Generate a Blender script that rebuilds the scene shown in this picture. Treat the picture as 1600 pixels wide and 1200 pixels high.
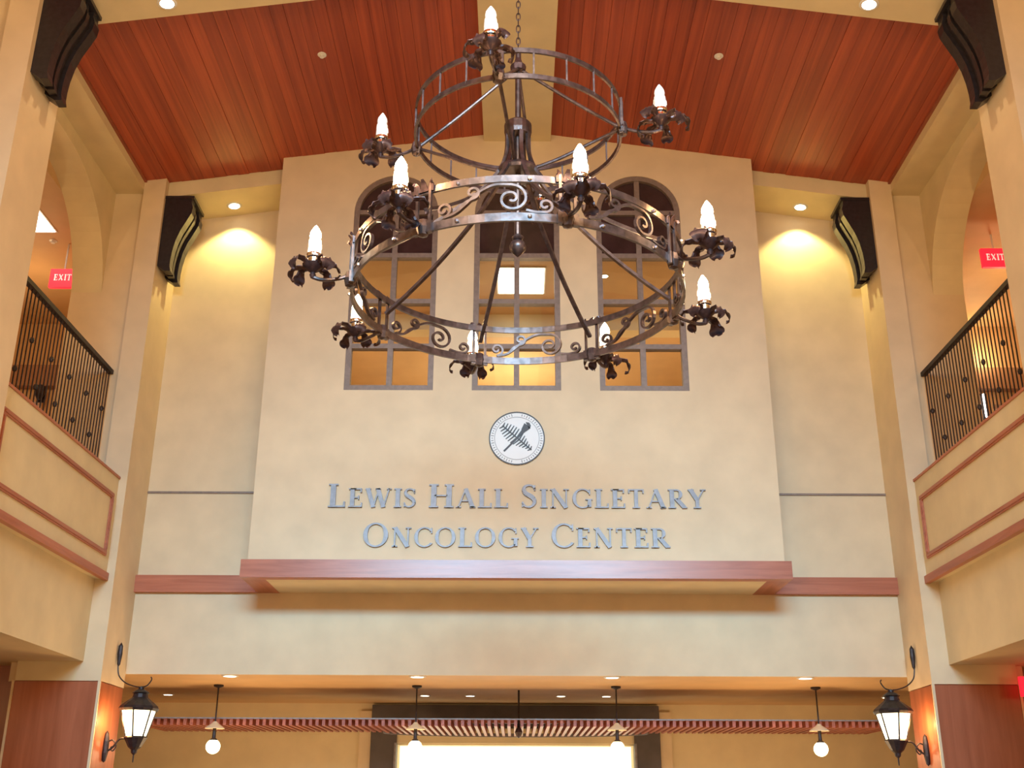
import bpy, bmesh, math, random
from mathutils import Vector, Matrix
random.seed(7)
PI = math.pi
scn = bpy.context.scene
for o in list(bpy.data.objects): bpy.data.objects.remove(o)
COL = scn.collection

# ------------------------------------------------------------------ camera
cam_d = bpy.data.cameras.new('camera'); cam_d.sensor_width = 36.0
cam_d.lens = 1750.0 * 36.0 / 1600.0
cam_d.clip_end = 200
cam = bpy.data.objects.new('camera', cam_d); COL.objects.link(cam)
cam.matrix_world = (Matrix.Translation((0, 0, 1.6)) @ Matrix.Rotation(0.0043, 4, 'Z')
                    @ Matrix.Rotation(PI/2 + math.radians(21.0), 4, 'X') @ Matrix.Rotation(0.0045, 4, 'Z'))
scn.camera = cam

# ------------------------------------------------------------------ world, exposure, large lights
w = bpy.data.worlds.new('world'); scn.world = w; w.use_nodes = True
w.node_tree.nodes['Background'].inputs[0].default_value = (0.75, 0.85, 1.0, 1)
w.node_tree.nodes['Background'].inputs[1].default_value = 0.6
scn.view_settings.view_transform = 'Standard'
scn.view_settings.look = 'None'
scn.view_settings.exposure = 0.0
scn.view_settings.gamma = 1.0
scn.view_settings.use_curve_mapping = False

def area(name, loc, target, sx, sy, power, color, spread=180):
    l = bpy.data.lights.new(name, 'AREA'); l.shape = 'RECTANGLE'; l.size = sx; l.size_y = sy
    l.energy = power; l.color = color; l.spread = math.radians(spread)
    o = bpy.data.objects.new(name, l); COL.objects.link(o); o.location = loc
    d = Vector(target) - Vector(loc); o.rotation_euler = d.to_track_quat('-Z', 'Y').to_euler()
    return o
def point(name, loc, power, color, r=0.05):
    l = bpy.data.lights.new(name, 'POINT'); l.energy = power; l.color = color; l.shadow_soft_size = r
    o = bpy.data.objects.new(name, l); COL.objects.link(o); o.location = loc
    return o
def spot(name, loc, power, color, angle, blend=0.6, target=None, r=0.04):
    l = bpy.data.lights.new(name, 'SPOT'); l.energy = power; l.color = color
    l.spot_size = math.radians(angle); l.spot_blend = blend; l.shadow_soft_size = r
    o = bpy.data.objects.new(name, l); COL.objects.link(o); o.location = loc
    if target is not None:
        d = Vector(target) - Vector(loc); o.rotation_euler = d.to_track_quat('-Z', 'Y').to_euler()
    return o
WARM = (1.0, 0.64, 0.31); WARM2 = (1.0, 0.74, 0.42); DAY = (0.27, 0.67, 1.0)
AMB = (1.0, 0.75, 0.41)
# daylight through the clerestory window behind the viewer
area('daylight_window', (0, -4.6, 7.7), (0, 12.5, 1.9), 6.5, 1.5, 315, DAY, 50)
# added warm fill lights out of view, not actual lobby fixtures
point('lobby_fill', (-2.2, 2.0, 6.9), 335, AMB, 0.5)
point('lobby_fill', (2.2, 2.0, 6.9), 335, AMB, 0.5)
point('lobby_fill', (-2.4, -0.8, 2.2), 160, (1, .74, .42), 0.5)
point('lobby_fill', (2.4, -0.8, 2.2), 160, (1, .74, .42), 0.5)

point('lobby_fill', (0, 3.4, 6.6), 240, (1, .82, .52), 0.4)  # added up-wash fill for the roof and ridge beams
# ------------------------------------------------------------------ materials
def new_mat(name):
    m = bpy.data.materials.new(name); m.use_nodes = True
    nt = m.node_tree; b = nt.nodes['Principled BSDF']
    return m, nt, b
def N(nt, t, **kw):
    n = nt.nodes.new(t)
    for k, v in kw.items(): setattr(n, k, v)
    return n
def paint(name, col, var=0.06, rough=0.7, bump=0.05, scale=3.0):
    m, nt, b = new_mat(name)
    tc = N(nt, 'ShaderNodeTexCoord'); no = N(nt, 'ShaderNodeTexNoise'); no.inputs['Scale'].default_value = scale
    no.inputs['Detail'].default_value = 5
    nt.links.new(tc.outputs['Object'], no.inputs['Vector'])
    cr = N(nt, 'ShaderNodeValToRGB')
    cr.color_ramp.elements[0].color = (*[c*(1-var) for c in col], 1); cr.color_ramp.elements[0].position = .3
    cr.color_ramp.elements[1].color = (*[min(1, c*(1+var)) for c in col], 1); cr.color_ramp.elements[1].position = .7
    nt.links.new(no.outputs['Fac'], cr.inputs['Fac']); nt.links.new(cr.outputs['Color'], b.inputs['Base Color'])
    b.inputs['Roughness'].default_value = rough
    n2 = N(nt, 'ShaderNodeTexNoise'); n2.inputs['Scale'].default_value = 160; nt.links.new(tc.outputs['Object'], n2.inputs['Vector'])
    bp = N(nt, 'ShaderNodeBump'); bp.inputs['Strength'].default_value = bump; bp.inputs['Distance'].default_value = .01
    nt.links.new(n2.outputs['Fac'], bp.inputs['Height']); nt.links.new(bp.outputs['Normal'], b.inputs['Normal'])
    return m
def wood(name, dark, light, axis='Y', rough=0.4, rand=0.25, scale=1.0):
    m, nt, b = new_mat(name)
    tc = N(nt, 'ShaderNodeTexCoord'); mp = N(nt, 'ShaderNodeMapping')
    s = {'X': (0.6, 9, 9), 'Y': (9, 0.6, 9), 'Z': (9, 9, 0.6)}[axis]
    mp.inputs['Scale'].default_value = tuple(v*scale for v in s)
    oi = N(nt, 'ShaderNodeObjectInfo')
    ad = N(nt, 'ShaderNodeVectorMath', operation='MULTIPLY_ADD')
    nt.links.new(oi.outputs['Random'], ad.inputs[0]); ad.inputs[1].default_value = (37, 53, 29)
    nt.links.new(tc.outputs['Object'], ad.inputs[2])
    nt.links.new(ad.outputs[0], mp.inputs['Vector'])
    no = N(nt, 'ShaderNodeTexNoise'); no.inputs['Scale'].default_value = 1.6; no.inputs['Detail'].default_value = 6
    no.inputs['Roughness'].default_value = .62
    if 'Distortion' in no.inputs: no.inputs['Distortion'].default_value = .6
    nt.links.new(mp.outputs['Vector'], no.inputs['Vector'])
    cr = N(nt, 'ShaderNodeValToRGB')
    cr.color_ramp.elements[0].color = (*dark, 1); cr.color_ramp.elements[0].position = .32
    cr.color_ramp.elements[1].color = (*light, 1); cr.color_ramp.elements[1].position = .68
    nt.links.new(no.outputs['Fac'], cr.inputs['Fac'])
    mr = N(nt, 'ShaderNodeMapRange'); mr.inputs['To Min'].default_value = 1-rand; mr.inputs['To Max'].default_value = 1+rand
    nt.links.new(oi.outputs['Random'], mr.inputs['Value'])
    hs = N(nt, 'ShaderNodeHueSaturation'); nt.links.new(mr.outputs['Result'], hs.inputs['Value'])
    nt.links.new(cr.outputs['Color'], hs.inputs['Color']); nt.links.new(hs.outputs['Color'], b.inputs['Base Color'])
    b.inputs['Roughness'].default_value = rough
    bp = N(nt, 'ShaderNodeBump'); bp.inputs['Strength'].default_value = .12; bp.inputs['Distance'].default_value = .01
    nt.links.new(no.outputs['Fac'], bp.inputs['Height']); nt.links.new(bp.outputs['Normal'], b.inputs['Normal'])
    return m
def metal(name, col, rough=.35, metallic=.9, var=.3):
    m, nt, b = new_mat(name)
    tc = N(nt, 'ShaderNodeTexCoord'); no = N(nt, 'ShaderNodeTexNoise'); no.inputs['Scale'].default_value = 22
    nt.links.new(tc.outputs['Object'], no.inputs['Vector'])
    cr = N(nt, 'ShaderNodeValToRGB')
    cr.color_ramp.elements[0].color = (*[c*(1-var) for c in col], 1); cr.color_ramp.elements[0].position = .35
    cr.color_ramp.elements[1].color = (*[min(1, c*(1+var)) for c in col], 1); cr.color_ramp.elements[1].position = .65
    nt.links.new(no.outputs['Fac'], cr.inputs['Fac']); nt.links.new(cr.outputs['Color'], b.inputs['Base Color'])
    b.inputs['Roughness'].default_value = rough; b.inputs['Metallic'].default_value = metallic
    bp = N(nt, 'ShaderNodeBump'); bp.inputs['Strength'].default_value = .25; bp.inputs['Distance'].default_value = .005
    nt.links.new(no.outputs['Fac'], bp.inputs['Height']); nt.links.new(bp.outputs['Normal'], b.inputs['Normal'])
    return m
def emit(name, col, strength, base=(.8, .8, .8)):
    m, nt, b = new_mat(name)
    b.inputs['Base Color'].default_value = (*base, 1)
    b.inputs['Emission Color'].default_value = (*col, 1); b.inputs['Emission Strength'].default_value = strength
    return m
CREAM = paint('cream_paint', (0.72, 0.60, 0.37), rough=.6)
CREAM2 = paint('pale_cream_paint', (0.72, 0.57, 0.37), rough=.6)
WARMCREAM = paint('warm_lit_cream_paint', (0.64, 0.41, 0.20), rough=.6)  # cream with the warm lamplight put into its colour
PLANK = wood('ceiling_plank_wood', (0.28, 0.044, 0.020), (0.49, 0.094, 0.034), 'Y', .42, .09)
CHERRY = wood('cherry_trim_wood_x', (0.34, 0.095, 0.045), (0.52, 0.17, 0.09), 'X', .3, .05)
CHERRYY = wood('cherry_trim_wood_y', (0.34, 0.095, 0.045), (0.50, 0.17, 0.09), 'Y', .35, .05)
CHERRYZ = wood('cherry_panel_wood', (0.30, 0.085, 0.035), (0.42, 0.13, 0.06), 'Z', .35, .08, .6)
SLATW = wood('slat_wood', (0.24, 0.055, 0.03), (0.42, 0.12, 0.06), 'Y', .4, .1)
IRON = metal('bronzed_iron', (0.092, 0.066, 0.064), .36, .75)
LEAFM = metal('dark_leaf_iron', (0.075, 0.045, 0.045), .4, .7)
BLACK = metal('black_corbel_paint', (0.022, 0.018, 0.022), .33, .0, .2)
BLACKM = metal('black_iron', (0.03, 0.022, 0.025), .45, .4)
SILVER = metal('brushed_silver', (0.25, 0.235, 0.245), .5, .6, .1)
CHROME = metal('chrome', (0.75, 0.77, 0.8), .12, 1.0, .05)
FRAMEM = metal('window_frame_taupe', (0.24, 0.175, 0.14), .5, .2, .1)
BROWNP = paint('brown_paint', (0.36, 0.19, 0.10), .1)
DGREY = paint('dark_grey_stone', (0.085, 0.07, 0.07), .25, .5)
FLOORM = paint('floor_stone', (0.45, 0.34, 0.22), .1, .4)
IVORY = paint('ivory_resin', (0.85, 0.83, 0.76), .03, .4)
WHITEP = paint('white_enamel', (0.78, 0.77, 0.75), .03, .35)
INK = paint('grey_ink', (0.06, 0.06, 0.065), .1, .5)
INK2 = paint('light_grey_ink', (0.30, 0.29, 0.29), .1, .5)
BULB = emit('lit_bulb', (1.0, 0.80, 0.5), 22)
SLEEVELIT = emit('lit_sleeve', (1.0, 0.80, 0.52), 2.6, (.9, .85, .7))  # emission stands in for bulb light showing through the sleeve
BULBOFF = paint('unlit_bulb_glass', (0.86, 0.86, 0.84), .02, .25)
DOWN = emit('downlight_lens', (1.0, 0.9, 0.68), 9)
DOWNDIM = emit('low_downlight_lens', (1.0, 0.85, 0.6), 3.0)
TROF = emit('troffer_lens', (1.0, 0.97, 0.88), 5)
GLOBE = emit('globe_glass', (1.0, 0.80, 0.42), 9)
LANT = emit('lantern_glass', (1.0, 0.80, 0.46), 5)
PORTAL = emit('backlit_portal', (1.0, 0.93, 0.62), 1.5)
EXRED = emit('exit_red', (1.0, 0.012, 0.03), 1.6, (.5, .02, .02))
EXWHT = emit('exit_letters', (1.0, 0.42, 0.36), 1.1)
def glassmat():
    m, nt, b = new_mat('window_glass')
    out = nt.nodes['Material Output']; nt.nodes.remove(b)
    tr = N(nt, 'ShaderNodeBsdfTransparent'); tr.inputs[0].default_value = (.93, .93, .9, 1)
    gl = N(nt, 'ShaderNodeBsdfGlossy'); gl.inputs['Roughness'].default_value = .02
    fr = N(nt, 'ShaderNodeFresnel'); fr.inputs[0].default_value = 1.5
    mx = N(nt, 'ShaderNodeMixShader')
    nt.links.new(fr.outputs[0], mx.inputs[0]); nt.links.new(tr.outputs[0], mx.inputs[1]); nt.links.new(gl.outputs[0], mx.inputs[2])
    nt.links.new(mx.outputs[0], out.inputs[0]); return m
GLASS = glassmat()
DKGLASS = paint('painted_dark_pane', (0.045, 0.022, 0.022), .3, .12, 0.0, 5)  # dark void and wood reflection painted into the upper panes

# ------------------------------------------------------------------ mesh helpers
class MB:
    def __init__(s): s.v = []; s.f = []
    def add(s, vs, fs):
        b = len(s.v); s.v += [tuple(p) for p in vs]; s.f += [tuple(i+b for i in f) for f in fs]; return s
    def box(s, x0, x1, y0, y1, z0, z1):
        if x0 > x1: x0, x1 = x1, x0
        if y0 > y1: y0, y1 = y1, y0
        if z0 > z1: z0, z1 = z1, z0
        return s.add([(x0,y0,z0),(x1,y0,z0),(x1,y1,z0),(x0,y1,z0),(x0,y0,z1),(x1,y0,z1),(x1,y1,z1),(x0,y1,z1)],
                     [(0,3,2,1),(4,5,6,7),(0,1,5,4),(1,2,6,5),(2,3,7,6),(3,0,4,7)])
    def prism(s, pts, axis, a, b):
        """pts 2-D polygon; axis 'Y' -> (x,z) extruded in y; 'X' -> (y,z); 'Z' -> (x,y)"""
        def mk(p, t):
            return {'Y': (p[0], t, p[1]), 'X': (t, p[0], p[1]), 'Z': (p[0], p[1], t)}[axis]
        n = len(pts)
        vs = [mk(p, a) for p in pts] + [mk(p, b) for p in pts]
        fs = [tuple(range(n)), tuple(range(2*n-1, n-1, -1))] + [(i, i+n, (i+1) % n + n, (i+1) % n) for i in range(n)]
        return s.add(vs, fs)
    def lathe(s, prof, c=(0,0,0), n=16):
        vs = []; fs = []
        for r, z in prof:
            for k in range(n):
                a = 2*PI*k/n; vs.append((c[0]+r*math.cos(a), c[1]+r*math.sin(a), c[2]+z))
        for i in range(len(prof)-1):
            for k in range(n):
                fs.append((i*n+k, i*n+(k+1) % n, (i+1)*n+(k+1) % n, (i+1)*n+k))
        if prof[0][0] > 1e-5: fs.append(tuple(range(n-1, -1, -1)))
        if prof[-1][0] > 1e-5: fs.append(tuple((len(prof)-1)*n+k for k in range(n)))
        return s.add(vs, fs)
    def sweep(s, pts, sec, up=Vector((0,0,1)), closed=False, scale=None, ups=None):
        """sweep 2-D section (a along side, b along up) on pts"""
        pts = [Vector(p) for p in pts]; n = len(pts); m = len(sec); vs = []
        for i, p in enumerate(pts):
            if closed: t = pts[(i+1) % n] - pts[i-1]
            else: t = pts[min(i+1, n-1)] - pts[max(i-1, 0)]
            t.normalize(); u = ups[i] if ups else up
            side = t.cross(u)
            if side.length < 1e-4: side = t.cross(Vector((0, 1, 0.01)))
            side.normalize(); uu = side.cross(t).normalized()
            k = scale[i] if scale else 1
            for a, b in sec: vs.append(p + side*a*k + uu*b*k)
        fs = []
        for i in range(n if closed else n-1):
            for j in range(m):
                fs.append((i*m+j, i*m+(j+1) % m, ((i+1) % n)*m+(j+1) % m, ((i+1) % n)*m+j))
        if not closed:
            fs.append(tuple(range(m-1, -1, -1))); fs.append(tuple((n-1)*m+j for j in range(m)))
        return s.add(vs, fs)
    def tube(s, pts, r, n=8, **k):
        return s.sweep(pts, [(r*math.cos(2*PI*i/n), r*math.sin(2*PI*i/n)) for i in range(n)], **k)
    def bar(s, pts, w, h, **k):
        return s.sweep(pts, [(-w/2,-h/2),(w/2,-h/2),(w/2,h/2),(-w/2,h/2)], **k)
    def build(s, name, mat, parent=None, loc=None, smooth=False):
        me = bpy.data.meshes.new(name); me.from_pydata(s.v, [], s.f)
        bm = bmesh.new(); bm.from_mesh(me); bmesh.ops.recalc_face_normals(bm, faces=bm.faces); bm.to_mesh(me); bm.free()
        me.materials.append(mat)
        if smooth:
            for p in me.polygons: p.use_smooth = True
            try: me.set_sharp_from_angle(angle=math.radians(40))
            except Exception: pass
        o = bpy.data.objects.new(name, me); COL.objects.link(o)
        if parent: o.parent = parent
        if loc: o.location = loc
        return o
def thing(name, label, cat, loc=(0,0,0), rz=0, group=None):
    o = bpy.data.objects.new(name, None); COL.objects.link(o); o.location = loc; o.rotation_euler = (0,0,rz)
    o.empty_display_size = .1
    o['label'] = label; o['category'] = cat
    if group: o['group'] = group
    return o
def tag(o, label, cat, group=None):
    o['label'] = label; o['category'] = cat
    if group: o['group'] = group
    return o
def struct(o, label=None):
    o['kind'] = 'structure'
    if label: o['label'] = label
    return o
def copy_of(o, parent, loc=None, rot=None):
    c = o.copy(); COL.objects.link(c); c.parent = parent
    if loc is not None: c.location = loc
    if rot is not None: c.rotation_euler = rot
    return c
def copy_tree(o, parent=None):
    c = o.copy(); COL.objects.link(c); c.parent = parent
    for ch in list(o.children): copy_tree(ch, c)
    return c
def spline(ctrl, n=8):
    P = [Vector(p) for p in ctrl]; out = []
    Q = [P[0]*2-P[1]] + P + [P[-1]*2-P[-2]]
    for i in range(1, len(Q)-2):
        for k in range(n):
            t = k/n; a, b, c, d = Q[i-1], Q[i], Q[i+1], Q[i+2]
            out.append(.5*((2*b)+(c-a)*t+(2*a-5*b+4*c-d)*t*t+(3*b-a-3*c+d)*t**3))
    out.append(P[-1]); return out

# ------------------------------------------------------------------ dimensions
WX = 4.67            # upper wall plane
PX = 4.40            # pier inner face
ZS = .14             # roof pitch
def zc(x): return 9.0 + ZS*(WX-abs(x))      # plank ceiling underside
def zb(x): return 8.88 + ZS*(4.07-abs(x))   # beam underside
D0, D1 = 12.20, 12.95     # far pier
N0, N1 = 8.35, 9.05       # near pier
BX, BY = 2.92, 12.06      # bay

# ------------------------------------------------------------------ floor and ceiling
struct(MB().box(-9, 9, -6, 17.5, -.2, 0).build('floor', FLOORM), 'stone lobby floor')
def roof_prism(mb, y0, y1, xa, xb, lo, hi):
    n = [(xa, lo(xa)), (xb, lo(xb)), (xb, hi(xb)), (xa, hi(xa))]
    return mb.prism(n, 'Y', y0, y1)
mb = MB()
for s in (-1, 1):
    roof_prism(mb, -6, 12.32, s*5.6, 0, lambda x: zc(x)+.03, lambda x: zc(x)+.25)
ceil = struct(mb.build('ceiling', PLANK), 'sloping ceiling of reddish wood planks')
pw = .1418
plank_me = {}
for s in (-1, 1):
    k = 0; x = .42
    while x < WX - .02:
        x1 = min(x+pw, WX)
        # every board on this slope shares one mesh, placed by its own transform
        if 'm' not in plank_me:
            o = MB().prism([(.0015, 0), (pw-.0015, -ZS*(pw-.003)), (pw-.0015, -ZS*(pw-.003)+.03), (.0015, .03)], 'Y', 0, 1).build('plank', PLANK, ceil)
            plank_me['m'] = o
        else:
            o = copy_of(plank_me['m'], ceil)
        o.scale = (s*(x1-x)/pw, 12.31-N1, 1); o.location = (s*x, N1, zc(x)+random.uniform(-.004, .004))
        x += pw; k += 1
# beams across the roof
mb = MB()
for s in (-1, 1):
    roof_prism(mb, N0, N1, s*WX, 0, zb, lambda x: zc(x)+.06)
near_beam = struct(mb.build('ceiling', CREAM), 'cream roof beam across the near piers')
mb = MB()
for s in (-1, 1):
    roof_prism(mb, 12.315, D1+.02, s*(WX-.002), s*(BX-.05), zb, lambda x: zc(x)+.3)
struct(mb.build('ceiling', CREAM), 'cream soffit over the side niches')
struct(MB().box(-.42, .42, -5.9, 12.2, 9.50, 9.75).build('trim_1', CREAM), 'cream ridge beam along the ceiling')
# dark wood mould where planks meet the walls
for s in (-1, 1):
    struct(MB().box(s*(WX-.03), s*WX, N1, 12.30, 8.975, 9.005).build('trim_%d' % (2 if s < 0 else 3), SLATW), 'thin wood mould at the ceiling edge')

# ------------------------------------------------------------------ side walls
def arch_pts(a, b, zt, h, n=24, e=2.3):
    c = (a+b)/2; r = (b-a)/2; out = []
    for i in range(n+1):
        t = PI - PI*i/n; ct, st = math.cos(t), math.sin(t)
        x = c + r*math.copysign(abs(ct)**(2/e), ct); z = zt-h + h*abs(st)**(2/e)
        out.append((x, z))
    return out
def side(s, nm):
    B = lambda mb, x0, x1, *r: mb.box(s*x0, s*x1, *r)
    # pier shells
    m = MB()
    for (a, b) in ((D0, D1), (N0, N1), (N0-3.85, N1-3.85), (N0-7.7, N1-7.7)):
        B(m, PX, WX, a, b, 2.9, zc(4.5)+.1)
        B(m, WX, 5.42, a+.1, b-(0 if a > 12 else .0), 2.9, 8.9)
    struct(m.build('wall_'+nm, CREAM2), 'cream piers on the %s side' % nm)
    # upper wall strip with soffit
    m = MB(); B(m, WX, 5.5, -6, 12.95, 8.87, 9.4)
    struct(m.build('wall_'+nm, CREAM), 'cream wall strip under the ceiling on the %s' % nm)
    # arch walls
    m = MB()
    for a, b in ((9.0, 12.32), (5.15, 8.45), (1.3, 4.6), (-2.55, .75)):
        P = arch_pts(a, b, 8.7, 1.5)
        for i in range(len(P)-1):
            (y0, z0), (y1, z1) = P[i], P[i+1]
            m.prism([(y0, z0), (y1, z1), (y1, 8.88), (y0, 8.88)], 'X', s*5.05, s*5.42)
    struct(m.build('wall_'+nm, CREAM), 'cream arched wall over the %s balcony' % nm)
    # balcony floor edge, lower fascia
    m = MB()
    B(m, 4.61, 9.0, -6, 12.25, 3.10, 5.0); B(m, 5.31, 9.0, 12.25, 12.8, 3.10, 4.8); B(m, 5.42, 9.0, 12.25, 16.2, 4.8, 5.0)
    struct(m.build('wall_'+nm, CREAM), 'cream fascia below the %s balcony' % nm)
    # parapet
    for (a, b) in ((N1, D0), (N1-3.85, N0), (N1-7.7, N0-3.85)):
        g = thing('balcony_parapet', '', 'parapet')
        main = a > 9
        g['label'] = ('cream balcony parapet with wood framed panel, %s side' % nm) if main else 'cream parapet nearer the viewer, outside the picture, %s side' % nm
        if not main: g['group'] = 'parapets nearer the viewer on the %s' % nm; g['label'] = 'cream parapet %s near pier on the %s side' % ('just this side of the' if a > 5 else 'far behind the viewer beyond the', nm)
        m = MB(); B(m, 4.49, 4.66, a, b, 3.98, 5.13); m.build('panel', CREAM, g)
        m = MB(); B(m, 4.475, 4.68, a, b, 5.115, 5.14); m.build('cap', CHERRYY, g)
        m = MB(); B(m, 4.462, 4.52, a, b-.0, 3.965, 4.045); m.build('bottom_trim', CHERRYY, g)
        y0, y1, z0, z1, t = a+.15, b-.13, 4.21, 4.91, .055
        for q in ((y0, y1, z1-t, z1), (y0, y1, z0, z0+t), (y0, y0+t, z0+t, z1-t), (y1-t, y1, z0+t, z1-t)):
            m = MB(); B(m, 4.47, 4.49, *q); B(m, 4.462, 4.47, q[0]+.015, q[1]-.015, q[2]+.015, q[3]-.015)
            m.build('frame_strip', CHERRYY, g)
    # railing
    g = thing('balcony_railing', 'black iron balcony railing of thin balusters on the %s side' % nm, 'railing', (s*4.79, 0, 5.0), 0, None)
    MB().box(-.03, .03, N1+.0, 12.29, 1.425, 1.475).build('top_rail', BLACKM, g)
    MB().box(-.015, .015, N1+.0, 12.29, .16, .19).build('bottom_rail', BLACKM, g)
    bal = None; kn = None
    i = 0; y = 12.24
    while y > N1+.05:
        thick = (i % 14 == 0)
        if bal is None:
            bal = MB().box(-.0055, .0055, -.0055, .0055, 0.0, 1.43).build('baluster', BLACKM, g); o = bal
        else: o = copy_of(bal, g)
        o.location = (0, y, 0); 
        if i % 3 == 1:
            zk = .55 if (i//3) % 2 else .95
            if kn is None:
                kn = MB().lathe([(0.0, -.035), (.018, -.025), (.026, 0), (.018, .025), (0, .035)], n=8).build('knuckle', BLACKM, o); k2 = kn
            else: k2 = copy_of(kn, o)
            k2.location = (0, 0, zk)
        y -= .083; i += 1
    # gallery behind the arches
    m = MB()
    B(m, 5.42, 9.0, -6, 16.2, 8.5, 8.7)
    struct(m.build('ceiling', WARMCREAM), 'gallery ceiling on the %s' % nm)
    m = MB(); B(m, 8.8, 9.0, -6, 16.2, 5.0, 8.5); B(m, 8.8, 9.0, -6, 17.3, 0, 3.1)
    struct(m.build('wall_'+nm, WARMCREAM), 'outer wall of the %s gallery' % nm)
    m = MB(); B(m, 5.42, 7.0, 15.5, 15.7, 5.0, 8.5); B(m, 8.2, 9.0, 15.5, 15.7, 5.0, 8.5); B(m, 7.0, 8.2, 15.5, 15.7, 7.25, 8.5)
    B(m, 5.42, 9.0, 17.6, 17.7, 5, 8.5); B(m, 5.2, 5.42, 12.9, 17.6, 4.8, 9.0)
    struct(m.build('wall_'+nm, WARMCREAM), 'end wall of the %s gallery' % nm)
    m = MB(); B(m, 5.43, 8.8, 15.36, 15.5, 7.45, 7.78)
    struct(m.build('trim_%d' % (4 if s < 0 else 5), BROWNP), 'brown header band at the end of the %s gallery' % nm)
    point('gallery_fill', (s*6.6, 13.6, 7.7), 26, WARM, .15)  # added warm fill points without fixtures, brightening the gallery
    point('gallery_fill', (s*7.4, 16.5, 7.4), 45, WARM, .15)
    point('gallery_fill', (s*6.4, 9.8, 7.7), 26, WARM, .15)
    # lower pier cladding
    for i_, (a, b) in enumerate(((D0, D1), (N0, N1), (N0-3.85, N1-3.85))):
        m = MB(); B(m, PX+.02, 5.31, a+.02, b, 0, 2.9)
        base = struct(m.build('wall_'+nm, CHERRYZ), 'wood clad pier base on the %s' % nm)
        m = MB(); B(m, PX+.02, 5.31, a, a+.02, 0, 2.89); m.build('panel', CHERRYZ, base)
        m = MB(); B(m, PX, PX+.02, a+.04, b-.02, 0, 2.89); m.build('panel', CHERRYZ, base)
        m = MB(); B(m, PX-.006, PX+.022, a-.012, a+.012, 0, 2.9); m.build('corner_bead', CREAM2, base)
        m = MB(); B(m, 5.31, 5.335, a-.012, a+.012, 0, 2.9); m.build('corner_bead', CREAM2, base)
        m = MB(); B(m, 4.67, 5.31, a, b, 2.9, 3.1); m.build('pier_cap', CREAM, base)
    m = MB(); B(m, 5.31, 9.0, 12.6, 12.8, 0, 3.1)
    struct(m.build('wall_'+nm, CHERRYZ), 'wood clad wall of the %s aisle' % nm)
    point('aisle_fill', (s*6.6, 10.2, 2.8), 14, WARM, .15)  # added fill point without a fixture, warming the wood below the balcony
side(-1, 'left'); side(1, 'right')

# ------------------------------------------------------------------ back wall: niches, bay, fascia
for s, nm in ((-1, 'left'), (1, 'right')):
    m = MB(); m.box(s*(BX-.1), s*4.45, D1, D1+.2, 4.1, 9.4)
    o = struct(m.build('wall_back', CREAM2), 'cream niche wall %s of the centre bay' % nm)
    zj = 1.6 + .2755*D1
    MB().box(s*BX, s*PX, D1-.018, D1, zj-.012, zj+.012).build('joint_trim', FRAMEM, o)
struct(MB().box(-5.3, 5.3, D1, D1+.045, 3.055, 4.1).build('wall_back', CREAM2), 'cream fascia wall below the bay')
# bay front with three arched openings
CXS = (-1.478, 0.0, 1.478); HW = .515; ZSILL = 6.15; ZSPR = 8.485
m = MB(); y0, y1 = BY, BY+.16
edges = [-BX] + [v for c in CXS for v in (c-HW, c+HW)] + [BX]
for i in range(0, len(edges), 2):
    a, b = edges[i], edges[i+1]
    if a < 0 < b: m.prism([(a, 4.16), (b, 4.16), (b, zc(b)+.1), (0, zc(0)+.1), (a, zc(a)+.1)], 'Y', y0, y1)
    else: m.prism([(a, 4.16), (b, 4.16), (b, zc(b)+.1), (a, zc(a)+.1)], 'Y', y0, y1)
for c in CXS:
    m.box(c-HW, c+HW, y0, y1, 4.16, ZSILL)
    n = 24
    for i in range(n):
        t0, t1 = PI-PI*i/n, PI-PI*(i+1)/n
        p0 = (c+HW*math.cos(t0), ZSPR+HW*math.sin(t0)); p1 = (c+HW*math.cos(t1), ZSPR+HW*math.sin(t1))
        m.prism([p0, p1, (p1[0], zc(p1[0])+.1), (p0[0], zc(p0[0])+.1)], 'Y', y0, y1)
m.box(-BX, -BX+.15, y1, D1, 4.16, 9.4); m.box(BX-.15, BX, y1, D1, 4.16, 9.4)
struct(m.build('wall_back', CREAM2), 'projecting cream centre bay with three arched windows')
# bay soffit
struct(MB().box(-BX+.18, BX-.18, BY+.06, D1, 3.975, 4.16).build('trim_6', CREAM), 'cream underside of the bay')
# cherry band trim around bay and back wall
band = lambda *a: struct(MB().box(*a[:6]).build(a[6], CHERRY if a[7] else CHERRYY), a[8])
band(-BX-.06, BX+.06, BY-.06, BY+.08, 3.97, 4.165, 'trim_7', True, 'cherry wood band across the front of the bay')
for s, k, nm in ((-1, 8, 'left'), (1, 9, 'right')):
    x0, x1 = sorted((s*(BX+.06), s*(BX-.19)))
    band(x0, x1, BY+.08, D1, 3.972, 4.163, 'trim_%d' % k, False, 'cherry wood return under the %s side of the bay' % nm)
    x0, x1 = sorted((s*(BX+.06), s*(PX+.05)))
    band(x0, x1, D1-.07, D1, 3.97, 4.165, 'trim_%d' % (k+2), True, 'cherry wood band across the %s niche wall' % nm)
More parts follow.
